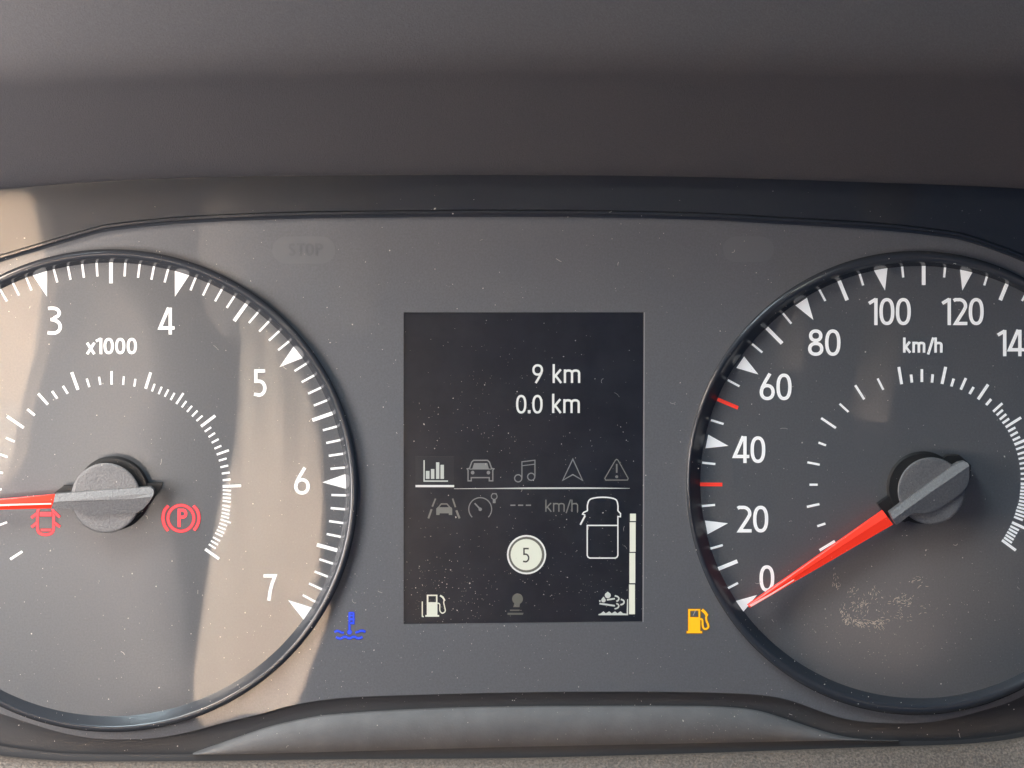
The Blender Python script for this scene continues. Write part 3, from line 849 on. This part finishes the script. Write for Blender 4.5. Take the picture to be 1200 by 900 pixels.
# dried scuff on the lower speedometer side
scf = zz(960, 640, 7.06)
for _ in range(130):
    u = rnd.random()
    cx, cy = spline([(185, 530), (215, 590), (280, 635), (360, 650), (450, 650), (540, 660)], 12)[int(u * 60)]
    x, y = scf(cx + rnd.gauss(0, 16), cy + rnd.gauss(-12, 18))
    fibre(x, y, rnd.uniform(1.2, 4.5), rnd.gauss(2.0 if u < .4 else .3, .5), rnd.uniform(-1, 1), rnd.uniform(.14, .36))
for cx, cy, sx, sy, n, an in ((345, 490, 40, 34, 55, 2.1), (690, 450, 45, 26, 42, 2.7), (150, 300, 25, 40, 18, 1.9), (280, 350, 25, 14, 10, 2.4), (810, 290, 40, 30, 16, 2.6), (450, 400, 30, 30, 16, 1.8), (620, 560, 120, 50, 30, .4)):
    for _ in range(n):
        x, y = scf(rnd.gauss(cx, sx), rnd.gauss(cy, sy))
        fibre(x, y, rnd.uniform(1, 3.6), rnd.gauss(an, .5), rnd.uniform(-1, 1), rnd.uniform(.12, .28))
tag(dm.build('dried_scuff', M['scuff'], recalc=False), 'brownish dried smear on the clear cover below the speedometer needle', None, kind='stuff')

# ------------------------------------------------------------------ unseen cards added behind the camera, mirrored in the glossy faces
HB = 5000
def back(px, py, H=HB):
    f = (H - 4) / (D - 4)
    return px + (px - FX) * f, py + (py - FY) * f
def reflection_card(name, pts, m, label, cat, H=HB, depth=260, edge=40, soft=0, soft_in=0.9):  # unseen card outlined so its mirror image fills the given shape
    mb = MB()
    o = [back(x, y, H) for x, y in pts]
    c = np.mean(np.array(o), axis=0)
    def ring(sh, h):
        r = []
        for p in o:
            d = np.array(p) - c
            r.append(L(*(c + d * (1 - sh / max(np.linalg.norm(d), 1))), h))
        return r
    if soft:
        rows = [ring(0, H + depth + soft)]
        for q in np.linspace(0.04, 1, 9):
            d = np.array([np.linalg.norm(np.array(p) - c) for p in o]).min() * soft_in * q
            rows.append(ring(d, H + soft * (1 - math.sin(q * math.pi / 2))))
        mb.loft(rows, closed=True, cap='last')
    else:
        mb.loft([ring(0, H + depth), ring(0, H + edge), ring(edge * .3, H + edge * .3), ring(edge, H)], closed=True, cap='last')
    return tag(mb.build(name, m, smooth=bool(soft)), label, cat)
reflection_card('seat_bolster', spline([(283, 352), (330, 392), (370, 470), (381, 560), (379, 640), (374, 690), (388, 712), (365, 780), (341, 834), (285, 838), (225, 841), (242, 670), (257, 583), (271, 531), (278, 465), (281, 400)], 3, True),
      M['seat'], 'sunlit tan cloth seat bolster mirrored in the right of the rev counter', 'car seat')  # outline follows the warm patch it mirrors in the dial; unseen itself
reflection_card('door_card', spline([(-80, 224), (0, 222), (35, 224), (46, 250), (54, 300), (50, 350), (45, 400), (35, 440), (20, 500), (5, 560), (-80, 620)], 3, True),
      M['doorcloth'], 'sunlit tan door lining mirrored at the left of the rev counter', 'car door')  # unseen card put here for the bright patch on the left

reflection_card('driver_seat', spline([(-120, 210), (60, 212), (170, 250), (235, 340), (262, 450), (262, 560), (245, 700), (226, 900), (-120, 900)], 4, True), M['seatgrey'], 'grey cloth driver seat mirrored across the rev counter', 'car seat', H=5600, soft=900)  # unseen broad card, put in to lighten the rev counter
reflection_card('headrest', spline([(232, 232), (262, 206), (330, 202), (400, 206), (440, 240), (446, 320), (420, 400), (330, 410), (250, 400), (224, 340), (222, 270)], 4, True), M['seatgrey'], 'pale grey headrest mirrored above the right of the rev counter', 'headrest', H=5300, soft=260, soft_in=0.9)  # unseen rounded card added for the paler area beside the dial
reflection_card('seat_belt', [(926, 296), (950, 298), (946, 438), (928, 440)], M['belt'], 'brown seat belt strap mirrored beside the 80 mark', 'seat belt', H=5100, soft=80)  # unseen strip added to mirror as a faint stripe
reflection_card('seat_belt', [(1036, 372), (1068, 376), (1046, 500), (1018, 498)], M['belt'], 'brown seat belt strap mirrored below the 100 mark', 'seat belt', H=5100, soft=80)  # second unseen strip, added for the other stripe

reflection_card('centre_console', spline([(985, 740), (1100, 670), (1260, 640), (1450, 700), (1450, 900), (1260, 930), (1080, 900), (975, 820)], 4, True), M['consolecloth'], 'brown sunlit console mirrored low on the speedometer', 'console', H=5200, soft=500)  # unseen domed card added for the soft glow on the speedometer

reflection_card('grab_handle', spline([(1036, 214), (1070, 212), (1078, 235), (1066, 262), (1038, 258), (1030, 236)], 3, True), M['seatgrey'], 'pale grab handle mirrored in the dark band above the speedometer', 'grab handle', H=5300, soft=120)  # small unseen card added to lighten the band
